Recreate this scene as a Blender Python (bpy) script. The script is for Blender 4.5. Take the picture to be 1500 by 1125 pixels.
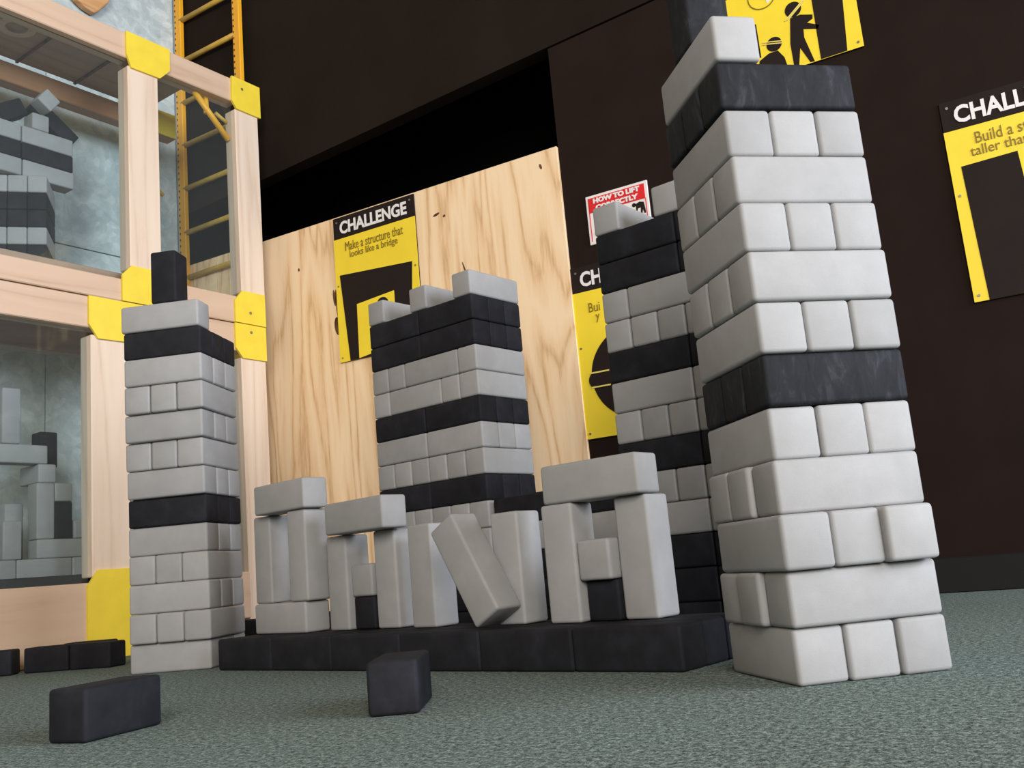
import bpy, bmesh, math, random
from mathutils import Matrix, Vector
random.seed(7)
for o in list(bpy.data.objects): bpy.data.objects.remove(o)
sc = bpy.context.scene
COL = sc.collection
U = 0.1                       # one block width = 10 cm; all scene numbers below are in block widths
TH = 0.51                     # turns the plan so that the back wall runs along X
H = 1.0113                    # height of one course
CT, ST = math.cos(TH), math.sin(TH)
def R2(x, y): return (x*CT - y*ST, x*ST + y*CT)
def W3(x, y, z=0.0):
    a, b = R2(x, y); return Vector((a*U, b*U, z*U))

# ------------------------------------------------------------ camera
PIT, ROLL, CAMH = 0.1867, -0.0898, 2.5598
c, s = math.cos(PIT), math.sin(PIT)
cr, sr = math.cos(ROLL), math.sin(ROLL)
fw = Vector((0, c, s)); up0 = Vector((0, -s, c)); rt0 = Vector((1, 0, 0))
rt = rt0*cr + up0*sr
up = up0*cr - rt0*sr
RZ = Matrix.Rotation(TH, 3, 'Z')
rt, up, fw = RZ @ rt, RZ @ up, RZ @ fw
cd = bpy.data.cameras.new('camera'); cam = bpy.data.objects.new('camera', cd); COL.objects.link(cam)
M = Matrix((rt, up, -fw)).transposed().to_4x4(); M.translation = Vector((0, 0, CAMH*U))
cam.matrix_world = M
cd.sensor_fit = 'HORIZONTAL'; cd.sensor_width = 36; cd.lens = 1403.7/1500*36; cd.clip_start = 0.01
sc.camera = cam

# ------------------------------------------------------------ light
w = bpy.data.worlds.new('world'); sc.world = w; w.use_nodes = True
bg = w.node_tree.nodes['Background']; bg.inputs[0].default_value = (1.0, 0.68, 0.38, 1); bg.inputs[1].default_value = 0.28
def area(name, pos, target, sx, sy, power, col):
    l = bpy.data.lights.new(name, 'AREA'); l.shape = 'RECTANGLE'; l.size = sx*U; l.size_y = sy*U
    l.energy = power; l.color = col
    o = bpy.data.objects.new(name, l); COL.objects.link(o)
    p, t = W3(*pos), W3(*target); o.location = p
    o.rotation_euler = (t-p).to_track_quat('-Z', 'Y').to_euler()
    return o
area('daylight_window', (88, -22, 34), (-4, 34, 8), 84, 46, 1620, (0.83, 0.88, 1.0))
area('window_behind_viewer', (6, -78, 38), (-4, 36, 8), 44, 40, 1040, (1.0, 0.95, 0.90))
vs = sc.view_settings
vs.view_transform = 'Standard'; vs.look = 'None'; vs.gamma = 1; vs.use_curve_mapping = False; vs.exposure = 0.0

# ------------------------------------------------------------ materials
def newmat(name, rough=0.6, spec=0.5):
    m = bpy.data.materials.new(name); m.use_nodes = True
    nt = m.node_tree; b = nt.nodes['Principled BSDF']; b.inputs['Roughness'].default_value = rough
    b.inputs['Specular IOR Level'].default_value = spec
    return m, nt, b
def N(nt, t, **kw):
    n = nt.nodes.new(t)
    for k, v in kw.items():
        if k in n.inputs.keys(): n.inputs[k].default_value = v
        else: setattr(n, k, v)
    return n
def ramp(nt, src, stops):
    r = nt.nodes.new('ShaderNodeValToRGB'); e = r.color_ramp.elements
    while len(e) < len(stops): e.new(0.5)
    for i, (p, cl) in enumerate(stops): e[i].position = p; e[i].color = (*cl, 1)
    nt.links.new(src, r.inputs[0]); return r
def coords(nt, scale=(1, 1, 1), rnd=False):
    tc = N(nt, 'ShaderNodeTexCoord'); mp = N(nt, 'ShaderNodeMapping'); mp.inputs['Scale'].default_value = scale
    nt.links.new(tc.outputs['Object'], mp.inputs[0])
    if rnd:
        oi = N(nt, 'ShaderNodeObjectInfo'); mu = N(nt, 'ShaderNodeMath', operation='MULTIPLY'); mu.inputs[1].default_value = 37.0
        nt.links.new(oi.outputs['Random'], mu.inputs[0]); nt.links.new(mu.outputs[0], mp.inputs['Location'])
    return mp.outputs[0]
def noise(nt, vec, scale, detail=4, rough=0.55, dist=0.0):
    n = N(nt, 'ShaderNodeTexNoise'); n.inputs['Scale'].default_value = scale; n.inputs['Detail'].default_value = detail
    n.inputs['Roughness'].default_value = rough; n.inputs['Distortion'].default_value = dist
    nt.links.new(vec, n.inputs['Vector']); return n.outputs[0]
def bump(nt, b, h, strength, dist=0.01):
    n = N(nt, 'ShaderNodeBump'); n.inputs['Strength'].default_value = strength; n.inputs['Distance'].default_value = dist
    nt.links.new(h, n.inputs['Height']); nt.links.new(n.outputs[0], b.inputs['Normal'])
def foam(name, lo, mid, hi, rough, spec):
    m, nt, b = newmat(name, rough, spec)
    v = coords(nt, rnd=True)
    r = ramp(nt, noise(nt, v, 13, 5, 0.6, 0.1), [(0.28, lo), (0.5, mid), (0.74, hi)])
    oi = N(nt, 'ShaderNodeObjectInfo'); mr = N(nt, 'ShaderNodeMapRange'); mr.inputs['To Min'].default_value = 0.90; mr.inputs['To Max'].default_value = 1.08
    nt.links.new(oi.outputs['Random'], mr.inputs['Value'])
    mx = N(nt, 'ShaderNodeVectorMath', operation='SCALE'); nt.links.new(r.outputs[0], mx.inputs[0]); nt.links.new(mr.outputs[0], mx.inputs['Scale'])
    nt.links.new(mx.outputs[0], b.inputs['Base Color'])
    bump(nt, b, noise(nt, v, 420, 2), 0.12, 0.002)
    return m
M_LIGHT = foam('light_grey_foam', (0.284, 0.287, 0.287), (0.305, 0.308, 0.309), (0.332, 0.336, 0.339), 0.62, 0.35)
M_BLACK = foam('black_foam', (0.0100, 0.0104, 0.0130), (0.0138, 0.0143, 0.0182), (0.022, 0.023, 0.029), 0.7, 0.14)
def dusty():
    m, nt, b = newmat('scuffed_black_foam', 0.7, 0.12)
    v = coords(nt, (1, 1, 0.35), rnd=True)
    r = ramp(nt, noise(nt, v, 34, 6, 0.65, 0.8), [(0.35, (0.0125, 0.0130, 0.0150)), (0.56, (0.0185, 0.0200, 0.0245)), (0.78, (0.048, 0.053, 0.062))])
    nt.links.new(r.outputs[0], b.inputs['Base Color']); bump(nt, b, noise(nt, v, 420, 2), 0.12, 0.002)
    return m
M_DUSTY = dusty()
def plywood(name, c1, c2, c3, sc_=1.0, axis='Z'):
    m, nt, b = newmat(name, 0.55, 0.35)
    v = coords(nt, {'Z': (1, 1, 0.10), 'X': (0.10, 1, 1)}[axis])
    n1 = noise(nt, v, 3.0*sc_, 3, 0.5, 0.35)
    mu = N(nt, 'ShaderNodeMath', operation='MULTIPLY'); mu.inputs[1].default_value = 23.0; nt.links.new(n1, mu.inputs[0])
    fr = N(nt, 'ShaderNodeMath', operation='PINGPONG'); fr.inputs[1].default_value = 1.0; nt.links.new(mu.outputs[0], fr.inputs[0])
    n2 = noise(nt, v, 60*sc_, 5, 0.65)
    mix = N(nt, 'ShaderNodeMath', operation='MULTIPLY_ADD'); mix.inputs[1].default_value = 0.5
    nt.links.new(fr.outputs[0], mix.inputs[0]); 
    h = N(nt, 'ShaderNodeMath', operation='MULTIPLY'); h.inputs[1].default_value = 0.55; nt.links.new(n2, h.inputs[0]); nt.links.new(h.outputs[0], mix.inputs[2])
    r = ramp(nt, mix.outputs[0], [(0.18, c3), (0.42, c2), (0.72, c1)])
    nt.links.new(r.outputs[0], b.inputs['Base Color'])
    bump(nt, b, n2, 0.08, 0.004)
    return m
M_PLY = plywood('fir_plywood', (0.90, 0.69, 0.45), (0.84, 0.60, 0.36), (0.58, 0.36, 0.17))
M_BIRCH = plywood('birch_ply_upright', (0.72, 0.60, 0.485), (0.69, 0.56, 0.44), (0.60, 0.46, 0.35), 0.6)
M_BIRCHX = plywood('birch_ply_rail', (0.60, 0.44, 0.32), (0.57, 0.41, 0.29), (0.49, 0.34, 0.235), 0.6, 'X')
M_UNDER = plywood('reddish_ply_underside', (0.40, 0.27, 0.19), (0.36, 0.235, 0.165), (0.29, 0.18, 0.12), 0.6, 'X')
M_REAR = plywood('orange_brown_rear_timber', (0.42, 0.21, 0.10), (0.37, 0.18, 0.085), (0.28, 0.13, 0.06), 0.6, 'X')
M_BOARD = plywood('orange_plywood_board', (0.62, 0.36, 0.17), (0.55, 0.30, 0.13), (0.36, 0.17, 0.07), 0.8, 'X')
def knot_gap_mat():
    m, nt, b = newmat('dark_knot_and_gap', 0.6, 0.3)
    v = coords(nt, (1, 1, 0.4)); r = ramp(nt, noise(nt, v, 30, 4), [(0.35, (0.05, 0.018, 0.008)), (0.7, (0.20, 0.09, 0.035))])
    nt.links.new(r.outputs[0], b.inputs['Base Color']); return m
M_KNOT_GAP = knot_gap_mat()  # wood knots, also the dark of roof gaps and ladder holes
def plain(name, col, rough=0.5, spec=0.5, metal=0.0, var=0.06, nscale=8):
    m, nt, b = newmat(name, rough, spec); b.inputs['Metallic'].default_value = metal
    v = coords(nt)
    r = ramp(nt, noise(nt, v, nscale, 4), [(0.3, tuple(x*(1-var) for x in col)), (0.7, tuple(min(1, x*(1+var)) for x in col))])
    nt.links.new(r.outputs[0], b.inputs['Base Color']); return m
M_YPLATE = plain('yellow_plate_paint', (0.80, 0.61, 0.045), 0.45)
M_YPOSTER = plain('yellow_poster_print', (0.88, 0.67, 0.035), 0.5, 0.4, var=0.03)
M_BPOSTER = plain('black_poster_print', (0.020, 0.0135, 0.012), 0.7, 0.10)
M_WHITE = plain('white_print', (0.78, 0.76, 0.75), 0.5, var=0.02)
M_OCHRE = plain('ochre_print', (0.24, 0.165, 0.01), 0.5, var=0.03)
M_PALEY = plain('pale_outline_print', (0.80, 0.66, 0.16), 0.5, var=0.03)
M_RED = plain('red_print', (0.70, 0.012, 0.018), 0.5, var=0.03)
M_LADDER = plain('orange_yellow_ladder_paint', (0.86, 0.42, 0.018), 0.4, var=0.05)
M_RUNG = plain('worn_yellow_rung_paint', (0.52, 0.33, 0.045), 0.45, var=0.15)
M_STEEL = plain('steel_screw', (0.35, 0.33, 0.28), 0.35, metal=0.8)
M_BROWN = plain('dark_brown_wall_paint', (0.0160, 0.0092, 0.0074), 0.85, 0.10, var=0.12, nscale=3)
M_BROWN2 = plain('dark_grey_wall_paint', (0.0150, 0.0098, 0.0070), 0.85, 0.10, var=0.2, nscale=2)
M_KICK = plain('black_baseboard_paint', (0.006, 0.0055, 0.0055), 0.7, 0.25)
M_VOID = plain('unlit_recess_black', (0.0008, 0.0008, 0.0008), 0.9, 0.05)  # near-black colour carries the darkness of the unlit opening
M_TRIM = plain('pale_metal_trim', (0.30, 0.34, 0.36), 0.4, metal=0.4)
M_DECK = plain('black_deck_laminate', (0.012, 0.012, 0.013), 0.45)
def galv():
    m, nt, b = newmat('galvanised_sheet', 0.42, 0.5); b.inputs['Metallic'].default_value = 0.0
    v = coords(nt)
    n = noise(nt, v, 5.5, 8, 0.72, 1.2)
    vo = N(nt, 'ShaderNodeTexVoronoi'); vo.inputs['Scale'].default_value = 22; nt.links.new(v, vo.inputs['Vector'])
    ma = N(nt, 'ShaderNodeMath', operation='MULTIPLY_ADD'); ma.inputs[1].default_value = 0.16
    sp = N(nt, 'ShaderNodeSeparateColor'); nt.links.new(vo.outputs['Color'], sp.inputs[0])
    nt.links.new(sp.outputs[0], ma.inputs[0]); nt.links.new(n, ma.inputs[2])
    r = ramp(nt, ma.outputs[0], [(0.38, (0.36, 0.44, 0.46)), (0.56, (0.45, 0.53, 0.55)), (0.78, (0.62, 0.70, 0.71))])
    nt.links.new(r.outputs[0], b.inputs['Base Color']); return m
M_GALV = galv()
def carpet():
    m, nt, b = newmat('grey_green_loop_carpet', 0.95, 0.1)
    v = coords(nt)
    big = noise(nt, v, 0.9, 3); fine = noise(nt, v, 260, 3, 0.7); mid = noise(nt, v, 90, 3, 0.7)
    a = N(nt, 'ShaderNodeMath', operation='ADD'); nt.links.new(fine, a.inputs[0]); nt.links.new(mid, a.inputs[1])
    r = ramp(nt, a.outputs[0], [(0.39, (0.030, 0.042, 0.040)), (0.5, (0.128, 0.168, 0.160)), (0.61, (0.31, 0.375, 0.36))])
    # ramp input is the halved sum
    hv = N(nt, 'ShaderNodeMath', operation='MULTIPLY'); hv.inputs[1].default_value = 0.5
    nt.links.new(a.outputs[0], hv.inputs[0]); nt.links.new(hv.outputs[0], r.inputs[0])
    t = ramp(nt, big, [(0.3, (0.93, 0.90, 0.84)), (0.7, (1.05, 1.10, 1.10))])
    mx = N(nt, 'ShaderNodeVectorMath', operation='MULTIPLY'); nt.links.new(r.outputs[0], mx.inputs[0]); nt.links.new(t.outputs[0], mx.inputs[1])
    nt.links.new(mx.outputs[0], b.inputs['Base Color'])
    bump(nt, b, a.outputs[0], 0.6, 0.004); return m
M_CARPET = carpet()
def glassmat():
    m = bpy.data.materials.new('clear_acrylic'); m.use_nodes = True; nt = m.node_tree
    for n in list(nt.nodes): nt.nodes.remove(n)
    out = N(nt, 'ShaderNodeOutputMaterial'); tr = N(nt, 'ShaderNodeBsdfTransparent'); tr.inputs[0].default_value = (0.93, 0.965, 0.97, 1)
    gl = N(nt, 'ShaderNodeBsdfGlossy'); gl.inputs['Roughness'].default_value = 0.03
    fr = N(nt, 'ShaderNodeFresnel'); fr.inputs[0].default_value = 1.45
    mx = N(nt, 'ShaderNodeMixShader')
    ge = N(nt, 'ShaderNodeNewGeometry'); iv = N(nt, 'ShaderNodeMath', operation='SUBTRACT'); iv.inputs[0].default_value = 1.0
    fm = N(nt, 'ShaderNodeMath', operation='MULTIPLY')       # only the outer face reflects, the back of the thin slab does not
    nt.links.new(ge.outputs['Backfacing'], iv.inputs[1]); nt.links.new(iv.outputs[0], fm.inputs[0]); nt.links.new(fr.outputs[0], fm.inputs[1])
    nt.links.new(fm.outputs[0], mx.inputs[0]); nt.links.new(tr.outputs[0], mx.inputs[1]); nt.links.new(gl.outputs[0], mx.inputs[2])
    df = N(nt, 'ShaderNodeBsdfDiffuse'); df.inputs[0].default_value = (0.72, 0.80, 0.80, 1)     # pale diffuse share imitates the haze of reflections on the pane
    m2 = N(nt, 'ShaderNodeMixShader'); m2.inputs[0].default_value = 0.018
    nt.links.new(mx.outputs[0], m2.inputs[1]); nt.links.new(df.outputs[0], m2.inputs[2])
    nt.links.new(m2.outputs[0], out.inputs[0]); return m
M_GLASS = glassmat()

# ------------------------------------------------------------ helpers
def tag(o, label=None, cat=None, group=None, kind=None):
    if label: o['label'] = label
    if cat: o['category'] = cat
    if group: o['group'] = group
    if kind: o['kind'] = kind
    return o
def link(name, me, mat=None, parent=None):
    o = bpy.data.objects.new(name, me); COL.objects.link(o)
    if mat and not me.materials: me.materials.append(mat)
    if parent: o.parent = parent
    return o
def empty(name, x, y, z, yaw, label, cat, group=None):
    o = bpy.data.objects.new(name, None); COL.objects.link(o); o.empty_display_size = 0.05
    o.location = W3(x, y, z); o.rotation_euler = (0, 0, yaw+TH); return tag(o, label, cat, group)
def box_me(name, x0, x1, y0, y1, z0, z1, mat, bev=0.0, seg=1):
    bm = bmesh.new()
    bmesh.ops.create_cube(bm, size=1)
    for v in bm.verts:
        v.co = Vector(((x0+x1)/2+v.co.x*(x1-x0), (y0+y1)/2+v.co.y*(y1-y0), (z0+z1)/2+v.co.z*(z1-z0)))*U
    if bev: bmesh.ops.bevel(bm, geom=bm.edges[:], offset=bev*U, segments=seg, profile=0.5, affect='EDGES')
    me = bpy.data.meshes.new(name); bm.to_mesh(me); bm.free(); me.materials.append(mat)
    if bev and seg > 1:
        for p in me.polygons: p.use_smooth = True
    return me
def box(name, x0, x1, y0, y1, z0, z1, mat, parent=None, bev=0.0, seg=1):
    return link(name, box_me(name, x0, x1, y0, y1, z0, z1, mat, bev, seg), None, parent)
def prism(name, pts, y0, y1, mat, parent=None, bev=0.0):
    """flat outline in the X-Z plane, thickness from y0 to y1"""
    bm = bmesh.new()
    a = [bm.verts.new((x*U, y0*U, z*U)) for x, z in pts]
    f = bm.faces.new(a)
    g = bmesh.ops.extrude_face_region(bm, geom=[f])
    for v in g['geom']:
        if isinstance(v, bmesh.types.BMVert): v.co.y = y1*U
    bmesh.ops.recalc_face_normals(bm, faces=bm.faces)
    if bev: bmesh.ops.bevel(bm, geom=bm.edges[:], offset=bev*U, segments=2, profile=0.5, affect='EDGES')
    me = bpy.data.meshes.new(name); bm.to_mesh(me); bm.free(); me.materials.append(mat)
    return link(name, me, None, parent)
def rod(name, p, q, r, mat, parent=None, n=12):
    p, q = Vector(p)*U, Vector(q)*U; d = q-p
    bm = bmesh.new(); bmesh.ops.create_cone(bm, cap_ends=True, segments=n, radius1=r*U, radius2=r*U, depth=d.length)
    bmesh.ops.transform(bm, matrix=Matrix.Translation((p+q)/2) @ d.to_track_quat('Z', 'Y').to_matrix().to_4x4(), verts=bm.verts)
    me = bpy.data.meshes.new(name); bm.to_mesh(me); bm.free(); me.materials.append(mat)
    for f in me.polygons: f.use_smooth = len(f.vertices) == 4
    return link(name, me, None, parent)
def circle(cx, cz, rx, rz=None, n=24, a0=0, a1=360, rot=0):
    rz = rz or rx; out = []
    full = abs(a1-a0) >= 360
    for i in range(n if full else n+1):
        a = math.radians(a0+(a1-a0)*i/n); x, z = rx*math.cos(a), rz*math.sin(a); r = math.radians(rot)
        out.append((cx+x*math.cos(r)-z*math.sin(r), cz+x*math.sin(r)+z*math.cos(r)))
    return out
def lettering(txt, x0, z0, x1, z1, y, mat, parent, bold=0.0, name='lettering'):
    """flat letters whose outline fills x0..x1, z0..z1"""
    cu = bpy.data.curves.new('t', 'FONT'); cu.body = txt; cu.size = 1; cu.extrude = 0.004; cu.offset = bold; cu.resolution_u = 3
    o = bpy.data.objects.new('t', cu); COL.objects.link(o)
    dg = bpy.context.evaluated_depsgraph_get(); me = bpy.data.meshes.new_from_object(o.evaluated_get(dg))
    bpy.data.objects.remove(o)
    xs = [v.co.x for v in me.vertices]; ys = [v.co.y for v in me.vertices]
    ax, bx, ay, by = min(xs), max(xs), min(ys), max(ys)
    for v in me.vertices:
        X = x0+(v.co.x-ax)/(bx-ax)*(x1-x0); Z = z0+(v.co.y-ay)/(by-ay)*(z1-z0)
        v.co = Vector((X*U, (y-(0.03 if v.co.z > 0 else 0))*U, Z*U))
    me.name = name; me.materials.clear(); me.materials.append(mat)
    return link(name, me, None, parent)

# ------------------------------------------------------------ the setting
# back wall frame: local x runs along the wall to the right, z up, the room is at negative y
FX, FY = R2(16.531, 38.821)
def wall_obj(o):
    o.location = (FX*U, FY*U, 0); return o
floor_o = box('floor', -75, 75, -60, 75, -0.6, 0, M_CARPET); floor_o.location = (0, 0, 0); tag(floor_o, kind='structure')
wb = wall_obj(prism('wall_back', [(-15.0, 0), (40, 0), (40, 32.6), (-15.0, 28.9)], 0, 0.9, M_BROWN)); tag(wb, kind='structure')
# upper wall, its lower edge rising to the right over the black opening
wu = wall_obj(prism('wall_upper', [(-46, 26.65), (-15.0, 28.98), (40, 32.72), (40, 60), (-46, 60)], -0.06, 0.9, M_BROWN2)); tag(wu, kind='structure')
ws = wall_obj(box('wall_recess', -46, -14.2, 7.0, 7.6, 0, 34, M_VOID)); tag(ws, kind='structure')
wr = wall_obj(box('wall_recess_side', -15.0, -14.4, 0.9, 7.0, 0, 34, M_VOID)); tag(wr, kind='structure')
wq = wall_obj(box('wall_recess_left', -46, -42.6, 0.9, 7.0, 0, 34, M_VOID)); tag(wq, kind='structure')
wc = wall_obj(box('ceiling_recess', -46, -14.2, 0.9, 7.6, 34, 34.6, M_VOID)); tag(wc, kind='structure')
bb = wall_obj(box('baseboard_back', -15.2, 40, -0.22, 0, 0, 1.35, M_KICK, bev=0.04)); tag(bb, kind='structure')
bb2 = wall_obj(box('baseboard_plywood', -42.4, -15.2, -0.42, -0.2, 0, 1.0, M_KICK, bev=0.04)); tag(bb2, kind='structure')
# plywood lining of the wall: whole sheets, each a piece of its own
pw = wall_obj(box('wall_plywood', -42.6, -15.1, 0.02, 0.5, 0, 23.2, M_VOID)); tag(pw, kind='structure')
for x0, x1 in ((-42.6, -39.42), (-39.38, -27.22), (-27.18, -15.0)):
    p = box('plywood_sheet', x0, x1, -0.2, 0.0, 0.05, 23.38, M_PLY, pw, bev=0.015)
    if x1 == -15.0:
        for kx, kz, a, b2 in ((-16.0, 22.55, 0.07, 0.16), (-22.6, 21.7, 0.22, 0.07), (-22.1, 21.5, 0.09, 0.07), (-21.0, 17.95, 0.05, 0.75)):
            prism('wood_knot', circle(kx, kz, a, b2, 12, rot=15), -0.212, -0.19, M_KNOT_GAP, p)
    if x1 == -27.22:
        for kx, kz, a, b2 in ((-29.80, 17.9, 0.12, 1.2), (-29.90, 16.9, 0.22, 0.55), (-30.02, 18.6, 0.10, 0.5), (-32.6, 20.9, 0.07, 0.1)):
            prism('wood_knot', circle(kx, kz, a, b2, 12, rot=5), -0.212, -0.19, M_KNOT_GAP, p)

# left wall behind the timber frame, clad with galvanised sheets
F0 = (-20.099, 48.649); FYAW = 0.96; FS = 0.955   # FS: the timber frame stands this much nearer than the wall survey
ZS = lambda z: CAMH+(z-CAMH)*FS
def fr_obj(o):
    a, b = R2(*F0); o.location = (a*U, b*U, 0); o.rotation_euler = (0, 0, FYAW+TH); return o
wl = fr_obj(box('wall_left', -34, 8.35, 6.8, 7.4, 0, 60, M_KICK)); tag(wl, kind='structure')
for z0, z1 in ((0.1, 23.12), (23.18, 59.9)):
    for x0, x1 in ((-33.9, -12.6), (-12.55, -0.62), (-0.57, 8.2)):
        box('metal_sheet', x0, x1, 6.6, 6.8, z0, z1, M_GALV, wl, bev=0.02)
tr = fr_obj(box('trim_1', 8.2, 8.75, 6.45, 7.0, 0, 60, M_TRIM, bev=0.03)); tag(tr, kind='structure')

# ------------------------------------------------------------ foam blocks
G = 0.008
def block_mesh(kind, mat, k=1.0):
    L = {'long': 3, 'short': 2, 'cube': 1}[kind.split('_')[0]]
    rad = 0.085
    if kind.endswith('up'):
        d = (0.5-G, 0.5-G, L*H if False else L)
        me = box_me('foam_block', -0.5+G, 0.5-G, -0.5+G, 0.5-G, 0.004, L-0.004, mat, rad, 3)
    else:
        me = box_me('foam_block', -L/2+G, L/2-G, -0.5+G, 0.5-G, 0.004, H-0.004, mat, rad, 3)
    if k != 1.0:
        for v in me.vertices: v.co *= k
    return me
_bm = {}
def getmesh(kind, col, k=1.0):
    key = (kind, col, k)
    if key not in _bm:
        _bm[key] = block_mesh(kind, {'light': M_LIGHT, 'black': M_BLACK, 'dusty': M_DUSTY}[col], k)
    return _bm[key]
NBLOCK = [0]
def put(kind, col, x, y, z, yaw, label, group=None, tilt=None, k=1.0, jit=0.0):
    """x, y: centre of the block's foot in the camera plan; kind long/short/cube lying, or with _up standing"""
    if k != 1.0: x, y, z, k = x*FS, y*FS, ZS(z), k*FS
    o = link('foam_block', getmesh(kind, col, k)); NBLOCK[0] += 1
    o.location = W3(x, y, z)
    o.rotation_euler = (0, 0, yaw+TH+random.uniform(-jit, jit))
    if tilt is not None:
        o.rotation_mode = 'XYZ'
        o.rotation_euler = (0, tilt, yaw+TH)
    tag(o, label, 'block', group)
    return o
ORD = ['bottom', 'second', 'third', 'fourth', 'fifth', 'sixth', 'seventh', 'eighth', 'ninth', 'tenth', 'eleventh', 'twelfth', 'thirteenth', 'fourteenth']
def colname(c_): return {'light': 'light grey', 'black': 'black', 'dusty': 'scuffed black'}[c_]
class Frame:
    """a plan frame: origin, yaw; a along the front face, b into depth"""
    def __init__(s_, x, y, yaw): s_.x, s_.y, s_.yaw = x, y, yaw
    def pt(s_, a, b): return (s_.x+a*math.cos(s_.yaw)-b*math.sin(s_.yaw), s_.y+a*math.sin(s_.yaw)+b*math.cos(s_.yaw))
    def put(s_, kind, col, a, b, z, orient, label, group, dyaw=0.0, jit=0.006, k=1.0, tilt=None):
        x, y = s_.pt(a, b)
        return put(kind, col, x, y, z, s_.yaw+dyaw+(math.pi/2 if orient == 'b' else 0), label, group, jit=jit, k=k, tilt=tilt)
def course3(fr, n, col, orient, tower, group, da=None, skip=()):
    """three long blocks side by side: orient 'a' = long side in front, 'b' = three ends in front"""
    z = n*H
    for i in range(3):
        if i in skip: continue
        off = (da or {}).get(i, 0.0)
        if orient == 'b':
            lab = '%s foam block, %s of three ends, %s course of %s' % (colname(col), ('left', 'middle', 'right')[i], ORD[n], tower)
            fr.put('long', col, i+0.5, 1.5+off, z, 'b', lab, group)
        else:
            lab = '%s foam block, %s lengthwise one in %s course of %s' % (colname(col), ('front', 'middle', 'rear')[i], ORD[n], tower)
            fr.put('long', col, 1.5+off, i+0.5, z, 'a', lab, group)

# tall tower in the right foreground
T1 = [[4.583, 17.703, 0.191], [4.582, 17.559, 0.198], [4.546, 17.356, 0.196], [4.653, 17.709, 0.197], [4.751, 17.912, 0.211], [4.761, 17.815, 0.219], [4.748, 17.742, 0.221], [4.737, 17.687, 0.228], [4.722, 17.725, 0.23], [4.7, 17.808, 0.218], [4.691, 17.868, 0.205], [4.652, 17.81, 0.209]]
g1 = 'foam blocks of the tall right foreground tower'; t1 = 'tallest nearest tower'
for n, (x, y, t) in enumerate(T1):
    fr = Frame(x, y, t)
    if n in (5, 11): course3(fr, n, 'dusty', 'a' if n == 5 else 'a', t1, g1)
    elif n % 2 == 0: course3(fr, n, 'light', 'b', t1, g1, da={0: {1: -.05, 2: -.10}, 2: {1: .02, 2: -.13}, 4: {1: -.03, 2: -.03}}.get(n))
    else: course3(fr, n, 'light', 'a', t1, g1, da={1: {1: -0.13, 2: -0.06}, 3: {1: -0.09, 2: -0.08}}.get(n))
fr = Frame(4.66, 17.75, 0.209)
fr.put('long', 'light', 0.5, 1.5, 12*H, 'b', 'light grey foam block lying alone on the top of the tallest nearest tower', g1)
fr.put('long_up', 'dusty', 0.52, 1.62, 13*H, 'a', 'dark scuffed foam block standing upright on top of the tallest nearest tower', g1)

# slim tower at the left, beside the timber frame
T2 = [[-11.155, 34.023, -0.114], [-11.07, 33.768, -0.117], [-11.144, 33.962, -0.118], [-11.242, 34.214, -0.117], [-11.287, 34.314, -0.124], [-11.253, 34.22, -0.129], [-11.221, 34.029, -0.137], [-11.24, 33.952, -0.146], [-11.171, 33.794, -0.133], [-11.093, 33.632, -0.122], [-11.075, 33.574, -0.129], [-11.098, 33.628, -0.125]]
g2 = 'foam blocks of the slim tower beside the timber frame'; t2 = 'slim tower by timber frame'
cols2 = ['light']*5+['black']+['light']*5+['black']
for n, (x, y, t) in enumerate(T2):
    fr = Frame(x-3*math.cos(t), y-3*math.sin(t), t)
    lay = 'b' if n in (1, 3, 7, 9) else 'a'
    course3(fr, n, cols2[n], lay, t2, g2)
fr = Frame(-11.12-3*math.cos(-.12), 33.6-3*math.sin(-.12), -.12)
fr.put('long', 'light', 1.46, 0.5, 12*H, 'a', 'light grey foam block lying alone on top of slim tower by timber frame', g2)
fr.put('short_up', 'black', 1.62, 0.55, 13*H, 'a', 'short black foam block standing upright at top of slim tower by timber frame', g2)

# two crenellated towers of the castle and the wall between them
def castle(fr, tower, group, rows, cren, right_ends):
    for n, row in enumerate(rows):
        z = n*H
        for i, (kind, col, a, place) in enumerate(row):
            if kind == 'L':
                fr.put('long', col, a+1.5, 0.5, z, 'a', '%s foam block, %s, %s course of %s' % (colname(col), place, ORD[n], tower), group)
                if a >= 2.9 and n in right_ends:
                    for j in (1, 2):
                        fr.put('long', col, a+1.5, 0.5+j, z, 'a', '%s foam block, %s end in right flank, %s course of %s' % (colname(col), ('', 'middle', 'rear')[j], ORD[n], tower), group)
            elif kind == 'S':     # end of a block that runs into the depth
                fr.put('long', col, a+0.5, 1.5, z, 'b', '%s foam block end, %s, %s course of %s' % (colname(col), place, ORD[n], tower), group)
    for a, lab in cren:
        fr.put('long', 'light', a+0.5, 1.5, 13*H, 'b', lab, group)
LL = lambda c_: [('L', c_, 0, 'far left half'), ('L', c_, 3, 'near right half')]
POS = ['first', 'second', 'third', 'fourth', 'fifth', 'sixth']
SS = lambda c_: [('S', c_, i, POS[i]+' from left') for i in range(6)]
rows3 = [LL('black'), LL('black'), LL('black'), [('L', 'light', 0, 'far left half'), ('S', 'light', 3, POS[3]+' from left'), ('S', 'light', 4, POS[4]+' from left'), ('S', 'light', 5, POS[5]+' from left')],
         SS('light'), LL('black'), SS('light'), LL('light'), LL('black'),
         [('S', 'light', 0, 'left end'), ('L', 'light', 1, 'middle'), ('S', 'light', 4, 'right of middle'), ('S', 'light', 5, 'right corner')],
         [('S', 'light', 0, 'left end'), ('S', 'light', 1, 'left of middle'), ('L', 'light', 2, 'middle'), ('S', 'light', 5, 'right corner')],
         LL('black'), LL('black')]
x3, y3, t3y = -1.2898, 36.1253, -0.6867
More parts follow.
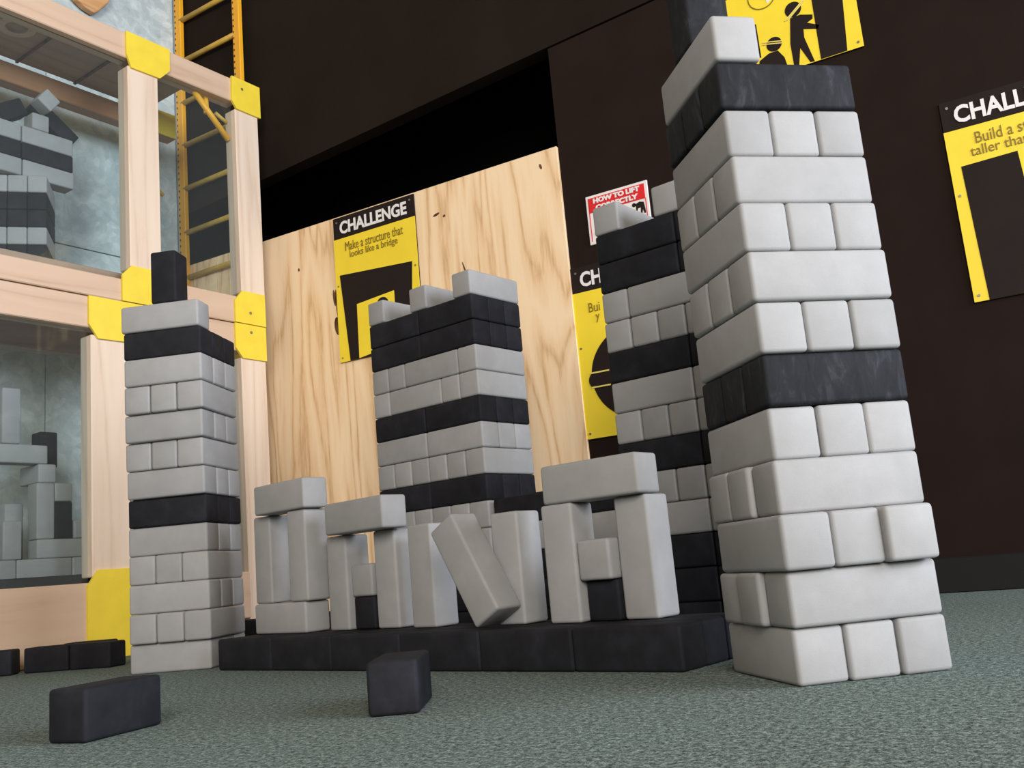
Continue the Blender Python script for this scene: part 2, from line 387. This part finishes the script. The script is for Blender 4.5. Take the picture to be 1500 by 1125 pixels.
fr3 = Frame(x3-6*math.cos(t3y), y3-6*math.sin(t3y), t3y)
g3 = 'foam blocks of the castle tower before the plywood'
castle(fr3, 'castle before plywood', g3, rows3,
       [(0.0, 'light grey foam block, left battlement on castle tower before the plywood wall'),
        (2.55, 'light grey foam block, middle battlement on castle tower before the plywood wall'),
        (5.0, 'light grey foam block, right battlement on castle tower before the plywood wall')], (5, 7, 8, 11, 12))
rows4 = [LL('black'), LL('black'), LL('black'), LL('light'), SS('light'), LL('black'), SS('light'),
         [('L', 'light', 0, 'far left half'), ('S', 'light', 3, 'right of middle')], LL('black'),
         [('S', 'light', 0, 'left end'), ('S', 'light', 1, 'left of middle'), ('S', 'light', 2, 'middle'), ('S', 'light', 3, 'right of middle')],
         [('S', 'light', 0, 'left end'), ('L', 'light', 1, 'middle')],
         LL('black'), LL('black')]
x4, y4, t4y = 3.2014, 30.8574, -0.6684
fr4 = Frame(x4, y4, t4y)
g4 = 'foam blocks of the castle tower behind the nearest tower'
castle(fr4, 'castle behind tallest tower', g4, rows4,
       [(0.0, 'light grey foam block, left battlement covering the lifting sign'),
        (2.3, 'light grey foam block, battlement half hidden by the tallest tower')], ())
# curtain wall between the castle towers
cy = math.atan2(y4-y3, x4-x3)
frw = Frame(x3, y3, cy)
gw = 'foam blocks of the low castle wall between the two towers'
for n, c_ in enumerate(['black', 'black', 'black', 'light', 'black']):
    frw.put('long', c_, 1.62, 0.62, n*H, 'a', '%s foam block next to tower before plywood, %s course of low castle wall' % (colname(c_), ORD[n]), gw)
    frw.put('long', c_, 5.1, 0.62, n*H, 'a', '%s foam block next to tower behind tallest one, %s course of low castle wall' % (colname(c_), ORD[n]), gw)

# black platform
frb = Frame(-10.5957, 32.9094, -0.7041)
gb = 'black foam blocks of the low platform'
for i in range(6):
    for j in range(3):
        frb.put('long', 'black', 3*i+1.5, j+0.5, 0, 'a',
                'black foam block in %s row of low platform, %s from its far left end' % (('front', 'middle', 'rear')[j], POS[i]), gb, jit=0.004)

# grey shapes standing on the platform
gl_ = 'foam blocks of the open shapes standing on the platform'
def bf(kind, col, x, y, z, yaw, la, lb, label, orient='a', **kw):
    """x, y = front left corner of the block"""
    f = Frame(x, y, yaw); return f.put(kind, col, la/2, lb/2, z, orient, label, gl_, jit=0, **kw)
bf('long', 'light', -9.571, 33.833, H, -.735, 3, 1, 'light grey foam block lying under the two uprights of the leftmost open frame')
bf('long_up', 'light', -9.60, 34.15, 2*H, -.72, 1, 1, 'light grey foam block, left upright of the leftmost open frame')
bf('long_up', 'light', -7.961, 32.301, 2*H, -.707, 1, 1, 'light grey foam block, right upright of the leftmost open frame')
bf('long', 'light', -9.35, 33.42, 2*H+3, -.745, 3, 1, 'light grey foam block lying across the top of the leftmost open frame')
bf('long_up', 'light', -6.547, 31.663, H, -.715, 1, 1, 'light grey foam block, left leg of the arch left of the leaning block')
bf('long', 'light', -6.42, 30.98, H+3, -.76, 3, 1, 'light grey foam block lying across the arch left of the leaning block')
bf('short', 'black', *frb.pt(4.93, 1.85), H, -.704, 1, 2, 'black foam block seen end on inside the arch left of leaning block', 'b')
bf('short', 'light', *frb.pt(4.93, 1.80), 2*H, -.704, 1, 2, 'light grey foam block seen end on inside arch left of leaning block', 'b')
bf('long_up', 'light', -4.80, 30.35, H, -.69, 1, 1, 'light grey foam block, right leg of the arch left of the leaning block')
bf('long_up', 'light', -3.556, 28.927, H, -.70, 1, 1, 'light grey foam block standing upright just left of the leaning block')
bf('long_up', 'light', -0.964, 26.615, H, -.712, 1, 1, 'light grey foam block standing upright just right of the leaning block')
bf('long_up', 'light', 0.414, 25.118, H, -.668, 1, 1, 'light grey foam block, left leg of the rightmost and largest arch')
bf('long', 'light', 0.499, 25.074, H+3, -.692, 3, 1, 'light grey foam block lying across the rightmost and largest arch')
bf('short', 'black', *frb.pt(14.45, 1.50), H, -.704, 1, 2, 'black foam block seen end on inside the rightmost and largest arch', 'b')
bf('short', 'light', *frb.pt(14.45, 1.25), 2*H, -.704, 1, 2, 'light grey foam block seen end on inside the rightmost and largest arch', 'b')
bf('long_up', 'light', 2.229, 24.123, H, -.723, 1, 1, 'light grey foam block, right leg of the rightmost and largest arch')
# the leaning block: upright turned about the platform's depth axis, lower left edge on the platform
def leaning():
    o = link('foam_block', getmesh('long_up', 'light'))
    a, b, ang = 11.53, 0.42, math.radians(-29.5)
    x, y = frb.pt(a, b)
    Mw = Matrix.Translation(W3(x, y, H+0.01)) @ Matrix.Rotation(frb.yaw+TH, 4, 'Z') @ Matrix.Rotation(ang, 4, 'Y') @ Matrix.Translation((0.5*U, 0.5*U, 0))
    o.matrix_world = Mw
    tag(o, 'light grey foam block leaning aslant between two uprights on the platform', 'block', gl_)
leaning()

# loose blocks on the carpet
gk = 'loose black foam blocks on the carpet'
fl_ = Frame(-9.47, 19.1, -0.40)
fl_.put('short', 'black', 0.5, 1.0, 0, 'b', 'loose black foam block on carpet in the left foreground, seen obliquely', gk, jit=0)
fl_ = Frame(-3.254, 18.74, -0.02)
fl_.put('short', 'black', 0.5, 1.0, 0, 'b', 'loose black foam block on carpet before the platform, end towards viewer', gk, jit=0)
f5 = Frame(-20.85, 40.1, -0.145); f5.put('short', 'black', 1.0, 0.5, 0, 'a', 'black foam block lying before the timber frame, nearest of the huddle', gk, jit=0)
f5 = Frame(-18.88, 39.85, -0.30); f5.put('short', 'black', 1.03, 0.5, 0, 'a', 'black foam block lying before yellow corner plate, right end of the huddle', gk, jit=0)
f5 = Frame(-19.9, 41.45, -0.15); f5.put('short', 'black', 1.0, 0.5, 0, 'a', 'black foam block lying behind the others before the timber frame', gk, jit=0)
f5 = Frame(-23.15, 39.55, 0.14); f5.put('short', 'black', 1.0, 0.5, 0, 'a', 'black foam block cut by the left picture edge before timber frame', gk, jit=0)
f5 = Frame(-15.2, 51.6, -0.5); f5.put('long', 'black', 1.5, 0.5, 0, 'a', 'black foam block at foot of the timber frame right post', gk, jit=0)

# ------------------------------------------------------------ timber frame with windows
tf = empty('timber_frame', F0[0]*FS, F0[1]*FS, 0, FYAW, 'tall pale timber frame with yellow corner plates and clear windows', 'frame')
def post(x0, x1, z0, z1, y0=0.0, y1=1.0): return box('post', x0, x1, y0, y1, z0, z1, M_BIRCH, tf, bev=0.05)
def beam(x0, x1, z0, z1, y0=0.0, y1=1.0, m=None): return box('beam', x0, x1, y0, y1, z0, z1, m or M_BIRCHX, tf, bev=0.05)
XL = -22
# lower storey
tf.scale = (FS, FS, FS); tf.location.z = ZS(0)*U
for px in (-12.2,): post(px, px+1.9, 3.8, 16.0)
post(-1.82, 0.28, 3.8, 16.0); post(0.36, 2.3, 3.8, 16.0); post(7.62, 9.45, -0.11, 16.0)
beam(XL, -0.3, -0.11, 3.55); beam(0.3, 7.7, 1.0, 3.55)
beam(XL, -0.3, 16.35, 18.0); beam(0.3, 7.6, 16.35, 18.0)
# upper storey
post(-12.2, -10.3, 20.0, 31.9); post(0.48, 2.4, 20.0, 31.9); post(7.82, 9.6, 20.0, 31.9)
beam(XL, 0.5, 18.07, 19.25+.05); beam(2.3, 7.8, 18.07, 19.7)
beam(XL, 0.6, 32.3, 33.85); beam(2.9, 8.0, 32.3, 33.85)
# rear beams and cross members
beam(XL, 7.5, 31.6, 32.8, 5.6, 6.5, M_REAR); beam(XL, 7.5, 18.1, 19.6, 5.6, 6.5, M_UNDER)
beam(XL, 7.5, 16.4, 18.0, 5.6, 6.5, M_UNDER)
def plate(pts, holes=()):
    p = prism('corner_plate', pts, -0.14, 0.0, M_YPLATE, tf)
    for hx, hz in holes: prism('screw', circle(hx, hz, 0.09, n=10), -0.17, -0.13, M_STEEL, p)
    return p
plate([(0.33, 33.88), (3.13, 33.86), (3.12, 32.5), (2.45, 31.78), (0.62, 31.74), (0.33, 32.5)])
plate([(7.55, 33.96), (9.72, 33.94), (9.72, 31.82), (7.85, 31.84), (7.5, 32.3)], ((8.3, 33.3),))
plate([(-0.1, 18.06), (3.0, 18.06), (3.0, 19.5), (2.4, 20.1), (0.45, 20.1), (-0.1, 19.5)])
plate([(7.2, 18.06), (9.45, 18.06), (9.45, 20.06), (7.75, 20.06), (7.2, 19.4)], ((8.3, 18.75),))
plate([(-2.0, 18.0), (1.35, 18.0), (1.35, 15.85), (-1.5, 15.8), (-2.0, 16.5)])
plate([(1.40, 18.0), (3.1, 18.0), (3.1, 16.5), (2.5, 15.8), (1.40, 15.85)])
plate([(7.15, 18.0), (9.42, 18.0), (9.42, 15.92), (7.65, 15.92), (7.15, 16.5)], ((8.3, 17.55),))
plate([(-2.15, -0.11), (0.15, -0.11), (0.15, 4.15), (-1.6, 4.15), (-2.15, 3.4)])
plate([(0.2, -0.11), (3.0, -0.11), (3.0, 3.4), (2.4, 4.15), (0.2, 4.15)])
# yellow rear plate and braces
prism('corner_plate', [(4.6, 31.6), (7.4, 31.6), (7.4, 33.2), (4.6, 33.2)], 5.42, 5.56, M_YPLATE, tf)
rod('brace', (5.35, 0.7, 32.4), (7.8, 0.7, 30.0), 0.19, M_LADDER, tf)
rod('brace', (6.25, 0.8, 32.5), (6.30, 0.8, 31.3), 0.17, M_LADDER, tf)
rod('brace', (3.4, 5.2, 29.3), (6.2, 5.2, 27.3), 0.13, M_RUNG, tf)
rod('brace', (7.0, 0.85, 31.6), (7.9, 0.85, 31.2), 0.12, M_RUNG, tf)
# decks and roof
box('deck', XL, 7.4, 1.0, 5.6, 3.4, 4.02, M_DECK, tf, bev=0.04)
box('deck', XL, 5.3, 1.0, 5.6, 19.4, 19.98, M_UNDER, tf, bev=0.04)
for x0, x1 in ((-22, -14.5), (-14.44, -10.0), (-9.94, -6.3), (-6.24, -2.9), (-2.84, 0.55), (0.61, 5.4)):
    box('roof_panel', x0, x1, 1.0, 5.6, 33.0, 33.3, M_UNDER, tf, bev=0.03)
for x0 in (-2.87,  0.58, -6.27):
    box('gap_strip', x0-0.07, x0+0.07, 1.0, 5.6, 32.9, 33.0, M_KNOT_GAP, tf)  # dark strip added to draw the gap between roof panels
def ring(cx, cy, z, r0, r1):
    bm = bmesh.new(); n = 28; vs_ = []
    for i in range(n):
        a = 2*math.pi*i/n
        vs_.append([bm.verts.new(((cx+r*math.cos(a))*U, (cy+r*math.sin(a))*U, zz*U)) for r, zz in ((r0, z), (r1, z), (r1, z-.12), (r0, z-.12))])
    for i in range(n):
        for k in range(4): bm.faces.new([vs_[i][k], vs_[(i+1) % n][k], vs_[(i+1) % n][(k+1) % 4], vs_[i][(k+1) % 4]])
    bmesh.ops.recalc_face_normals(bm, faces=bm.faces)
    me = bpy.data.meshes.new('hatch_ring'); bm.to_mesh(me); bm.free(); me.materials.append(M_BIRCHX); return link('hatch_ring', me, None, tf)
ring(-4.6, 2.2, 33.0, 0.55, 0.95)
# clear panes, set in the openings
for x0, x1, z0, z1 in ((-22, -12.2, 3.55, 16.35), (-10.3, -1.82, 3.55, 16.35), (2.3, 7.62, 3.55, 16.35),
                       (-22, -12.2, 19.3, 32.3), (-10.3, 0.48, 19.3, 32.3), (2.4, 7.82, 19.7, 32.3)):
    box('window_pane', x0, x1, 0.4, 0.5, z0, z1, M_GLASS, tf)
# rough plywood board high on the galvanised wall
pb_ = fr_obj(prism('plywood_board', [(-2.5, 45.0), (-2.5, 42.5), (-0.6, 40.6), (0.2, 39.7), (1.02, 38.89), (1.55, 38.62), (2.14, 38.51), (2.37, 38.66), (2.79, 39.19), (3.21, 39.76), (3.26, 40.3), (2.9, 45.0)], 6.0, 6.5, M_BOARD, None, bev=0.1))
tag(pb_, 'rough orange brown plywood board high on the galvanised wall, cut by top edge', 'board')

# blocks behind the panes
k_ = 0.955
frf = Frame(F0[0], F0[1], FYAW)
gi = 'foam blocks behind the clear windows'
def inb(kind, col, x0, z, label, b=3.45, w=None, orient='a', dyaw=0.0, tilt=None):
    L = {'long': 3, 'short': 2, 'cube': 1}[kind.split('_')[0]]*k_
    if kind.endswith('_up'): L = k_
    wd = L if orient == 'a' else k_; dp = k_ if orient == 'a' else L
    return frf.put(kind, col, x0+wd/2, b+dp/2, z, orient, label, gi, dyaw, 0, k_, tilt)
Z0 = 4.03; zz = lambda i: Z0+i*k_*H
lo = 'behind the lower window'
inb('long', 'light', -3.72, zz(0), 'light grey foam block, middle of the bottom row '+lo)
inb('cube', 'light', -0.84, zz(0), 'light grey foam block, right end of the bottom row '+lo)
inb('long', 'light', -6.60, zz(0), 'light grey foam block, left end of the bottom row '+lo)
inb('long', 'light', -2.72, zz(1), 'light grey foam block lying on the bottom row '+lo)
inb('short_up', 'light', -4.42, zz(1), 'short light grey upright at left on the bottom row '+lo)
z2 = zz(2)
inb('long_up', 'light', -2.74, z2, 'tall light grey upright in the middle '+lo)
inb('short_up', 'black', -1.78, z2, 'short black upright with light cap '+lo)
inb('cube', 'light', -1.78, z2+2*k_, 'light grey cap on short black upright '+lo)
inb('cube', 'light', -0.76, z2, 'small light grey block at the post '+lo)
inb('long_up', 'light', -3.55, z2-0.9, 'light grey upright set back, left of centre '+lo, b=5.0)
z3 = z2+3*k_
inb('short', 'light', -2.66, z3, 'light grey block bridging the uprights, end on, '+lo, orient='b')
inb('long', 'light', -5.02, z3+k_*H, 'topmost lying light grey block '+lo)
inb('short_up', 'black', -1.95, z3+k_, 'black upright rising at the right of the heap '+lo, b=4.6)
inb('long_up', 'light', -4.52, z3+2*k_*H, 'light grey upright standing highest '+lo)
inb('short_up', 'black', -6.0, z2-0.95, 'black upright standing in for shadow at left picture edge '+lo)  # black block added where the left of the heap lies in shadow
inb('long_up', 'light', -6.4, z3-3*k_+1.0, 'light grey upright at left picture edge '+lo, b=4.5)
# upper window: turned lower part, then rows along the frame
cx, cy_ = frf.pt(-2.85, 2.35)
fu = Frame(cx, cy_, 0.31)
hi_ = 'behind the upper window'
ZU = 20.0
for n, c_ in enumerate(['black', 'light', 'black', 'black', 'light']):
    for i in range(3):
        x, y = fu.pt(-(i+0.5)*k_, 1.5*k_)
        put('long', c_, x, y, ZU+0.25+n*k_*H, fu.yaw+math.pi/2, '%s foam block, %s from right corner, %s course %s' % (colname(c_), POS[i], ORD[n], hi_), gi, k=k_)
ZR = ZU+0.25+5*k_*H+0.02
for n, c_ in enumerate(['light', 'black', 'light']):
    inb('long', c_, -3.74+(0.05 if n == 0 else 0), ZR+n*k_*H, '%s foam block, right half, %s course %s' % (colname(c_), ORD[5+n], hi_), b=3.2)
    inb('long', c_, -6.64+(0.05 if n == 0 else 0), ZR+n*k_*H, '%s foam block, left half, %s course %s' % (colname(c_), ORD[5+n], hi_), b=3.2)
ZT = ZR+3*k_*H
inb('cube_up', 'light', -3.2, ZT, 'light grey block under the tilted gable top '+hi_, b=3.2)
def tilted(kind, col, s0, z0, b, deg, label):
    o = link('foam_block', getmesh(kind, col, k_*FS)); x, y = frf.pt(s0, b); x, y, z0 = x*FS, y*FS, ZS(z0)
    o.matrix_world = Matrix.Translation(W3(x, y, z0)) @ Matrix.Rotation(FYAW+TH, 4, 'Z') @ Matrix.Rotation(math.radians(deg), 4, 'Y') @ Matrix.Translation((0, 0, -H*k_*FS*U/2))
    tag(o, label, 'block', gi)
tilted('long', 'black', -1.50, ZT+1.16, 4.45, 35, 'black foam block sloping down rightwards as a gable roof '+hi_)
tilted('short', 'black', -4.02, ZT+1.04, 4.45, -33, 'black foam block sloping down leftwards as a gable roof '+hi_)
tilted('cube', 'light', -2.38, ZT+1.84, 3.44, 36, 'small light grey block tilted on the gable peak '+hi_)

# ------------------------------------------------------------ ladder in the corner
LY = -0.55
lx, ly_ = 16.531-42.1*math.cos(-.51)+0.35*(-.488), 38.821-42.1*math.sin(-.51)-0.35*.873
ld = empty('ladder', lx, ly_, 0, LY, 'orange yellow steel ladder with round rungs in the dark corner', 'ladder')
LW = 5.85
for x0 in (-0.25, LW-0.5):
    r_ = box('rail', x0, x0+0.62, -0.16, 0.16, 0.0, 46, M_LADDER, ld, bev=0.04)
    for i in range(60):
        z = 20.5+i*0.42
        prism('hole', circle(x0+0.12, z, 0.055, 0.09, 6), -0.175, -0.155, M_KNOT_GAP, r_)
for i in range(15):
    z = 1.3+i*3.03
    rod('rung', (0.2, 0, z), (LW-0.3, 0, z), 0.17, M_RUNG, ld, 10)

# ------------------------------------------------------------ posters and signs on the back wall
def poster(x0, z0, label, yoff, text1, text2, name='poster', head=True, w_=5.8, h_=8.6):
    e = bpy.data.objects.new(name, None); COL.objects.link(e); e.empty_display_size = 0.05
    e.location = ((FX+x0)*U, (FY+yoff)*U, z0*U); tag(e, label, 'poster', 'challenge posters on the wall')
    box('board', 0, w_, -0.10, 0, 0, h_, M_BPOSTER, e, bev=0.015)
    hh = 1.32 if head else 0
    box('yellow_panel', 0, w_, -0.125, -0.10, 0, h_-hh, M_YPOSTER, e)
    if head:
        lettering('CHALLENGE', 0.50, h_-1.07, 5.28, h_-0.30, -0.11, M_WHITE, e, bold=0.03)
        for t_, xa, za, xb, zb in text2: lettering(t_, xa, za, xb, zb, -0.128, M_OCHRE, e)
        for sx, sz in ((0.28, h_-0.3), (w_-0.28, h_-0.3)):
            prism('screw', circle(sx, sz, 0.06, n=8), -0.135, -0.10, M_STEEL, e)
    for sx, sz in ((0.18, h_*0.52), (w_-0.18, h_*0.52), (0.2, 0.25), (w_-0.2, 0.25)):
        prism('screw', circle(sx, sz, 0.06, n=8), -0.15, -0.10, M_STEEL, e)
    return e
# bridge poster on the plywood
p1 = poster(-29.75, 14.68, 'black and yellow poster with a bridge drawing on the plywood wall', -0.2, None,
            [('Make a structure that', 0.85, 6.45, 4.95, 6.98), ('looks like a bridge', 1.15, 5.88, 4.55, 6.40)])
prism('pictogram', [(0.32, 5.1), (5.42, 4.75), (5.30, 3.3), (5.1, 0.0), (0.75, 0.0)], -0.14, -0.12, M_BPOSTER, p1)
prism('pictogram', [(1.45, 3.15), (4.08, 3.38), (4.08, 0.35), (1.40, 0.02)], -0.155, -0.14, M_YPOSTER, p1)
prism('pictogram', circle(3.25, 2.75, 0.42), -0.165, -0.155, M_BPOSTER, p1)
prism('pictogram', [(2.75, 2.75), (3.75, 2.62), (3.75, 2.56), (2.75, 2.69)], -0.175, -0.165, M_PALEY, p1)
# second poster, mostly behind the castle tower
p2 = poster(-15.15+0.15, 8.2, 'black and yellow poster with a round drawing half hidden by castle tower', 0.0, None,
            [('Bui', 0.82, 6.18, 1.42, 6.65), ('y', 1.15, 5.62, 1.36, 6.02)])
prism('pictogram', circle(3.05, 2.95, 2.45, 2.3, 40, 75, 285)+[(3.6, 0.8), (3.6, 5.1)], -0.14, -0.12, M_BPOSTER, p2)
prism('pictogram', circle(0.85, 2.8, 0.42, 0.42, 14, 90, 270)+[(2.1, 2.38), (2.1, 3.22)], -0.155, -0.14, M_BPOSTER, p2)
for zc in (3.17, 2.46): box('pictogram', 0.55, 1.55, -0.17, -0.155, zc-0.035, zc+0.035, M_PALEY, p2)
# third poster at the right edge of the picture
p3 = poster(2.62, 11.25, 'black and yellow poster with a tall doorway drawing on right wall', 0.0, None,
            [('Build a structure', 1.12, 6.50, 4.6, 6.98), ('taller than', 0.86, 6.0, 3.0, 6.42)])
prism('pictogram', [(0.42, 5.68), (2.5, 5.75), (2.72, 0.9), (2.72, 0.0), (0.55, 0.0)], -0.14, -0.12, M_BPOSTER, p3)
# fourth poster high behind the near tower, workers pushing a block
p4 = poster(-5.62, 23.42, 'yellow poster of two figures in hard hats above nearest tower', 0.0, None, [], head=False)
P4 = lambda pts: [(x+5.62, z-23.42) for x, z in pts]
prism('pictogram', P4([(-1.66, 26.42), (-1.66, 31.0), (-0.5, 31.0), (-0.36, 26.0), (-0.52, 23.44), (-1.66, 23.44)]), -0.14, -0.12, M_BPOSTER, p4)
prism('pictogram', P4([(-2.26, 25.86), (-1.72, 25.66), (-1.74, 25.47), (-2.0, 25.36), (-1.5, 25.06), (-1.58, 24.90), (-2.2, 25.12), (-2.22, 24.71), (-1.93, 23.44), (-2.12, 23.46), (-2.46, 24.28), (-2.62, 23.50), (-2.84, 23.55), (-2.86, 24.63), (-2.70, 25.84)]), -0.14, -0.12, M_BPOSTER, p4)
prism('pictogram', P4(circle(-2.52, 26.22, 0.37)), -0.14, -0.12, M_BPOSTER, p4)
for d_ in (0.0, 0.11):
    prism('pictogram', P4([(-2.96+d_, 25.80), (-2.92+d_, 25.76), (-2.02+d_, 26.46), (-2.06+d_, 26.50)]), -0.16, -0.14, M_PALEY, p4)
prism('pictogram', P4(circle(-3.57, 24.88, 0.35)), -0.14, -0.12, M_BPOSTER, p4)
prism('pictogram', P4([(-4.32, 24.30), (-3.85, 24.52), (-3.45, 24.52), (-3.20, 24.1), (-3.1, 23.5), (-4.5, 23.5)]), -0.14, -0.12, M_BPOSTER, p4)
for d_ in (0.0, 0.10):
    prism('pictogram', P4([(-4.08, 25.06+d_), (-4.08, 25.01+d_), (-3.2, 24.78+d_), (-3.2, 24.83+d_)]), -0.16, -0.14, M_PALEY, p4)
prism('pictogram', P4([(-4.33, 26.16), (-4.24, 26.14), (-4.22, 24.45), (-4.33, 24.46)]), -0.14, -0.12, M_BPOSTER, p4)
prism('pictogram', P4(circle(-3.82, 27.4, 0.66)), -0.14, -0.12, M_OCHRE, p4)
prism('pictogram', P4(circle(-3.82, 27.4, 0.60)), -0.15, -0.14, M_YPOSTER, p4)
prism('pictogram', P4([(-3.72, 27.5), (-3.3, 27.6), (-3.35, 27.1), (-3.6, 26.95)]), -0.16, -0.15, M_WHITE, p4)
# red lifting sign
sg = bpy.data.objects.new('lifting_sign', None); COL.objects.link(sg); sg.location = ((FX-13.75)*U, FY*U, 17.75*U); sg.empty_display_size = 0.05
tag(sg, 'small white and red sign on lifting correctly, partly behind castle tower', 'sign')
box('board', 0, 3.3, -0.10, 0, 0, 2.52, M_WHITE, sg, bev=0.02)
box('red_panel', 0.16, 3.14, -0.12, -0.10, 1.62, 2.38, M_RED, sg)
box('red_border', 0.13, 0.17, -0.12, -0.10, 0.15, 2.38, M_RED, sg); box('red_border', 3.13, 3.17, -0.12, -0.10, 0.15, 1.62, M_RED, sg)
lettering('HOW TO LIFT', 0.42, 2.05, 2.90, 2.32, -0.125, M_WHITE, sg, bold=0.06)
lettering('CORRECTLY', 0.52, 1.68, 2.78, 1.95, -0.125, M_WHITE, sg, bold=0.06)
box('screw', 0.35, 0.55, -0.14, -0.10, 0.45, 0.6, M_WHITE, sg)
prism('pictogram', circle(2.52, 1.42, 0.10), -0.12, -0.10, M_BPOSTER, sg)
prism('pictogram', [(2.58, 1.44), (2.82, 1.52), (3.03, 1.46), (3.06, 1.25), (3.1, 0.9), (3.02, 0.88), (2.95, 1.12), (2.9, 0.86), (2.82, 0.86), (2.86, 1.22), (2.70, 1.2), (2.66, 1.0), (2.60, 1.02), (2.62, 1.3)], -0.12, -0.10, M_BPOSTER, sg)
# dim round fitting on the wall inside the black opening
x_ = box('wall_fitting', -23.3, -22.75, 6.8, 7.0, 25.9, 26.1, plain('dim_grey_plastic', (0.22, 0.21, 0.20), 0.5), None, bev=0.06, seg=2)
wall_obj(x_); tag(x_, 'dim round grey fitting in the black opening above the plywood', 'fitting')
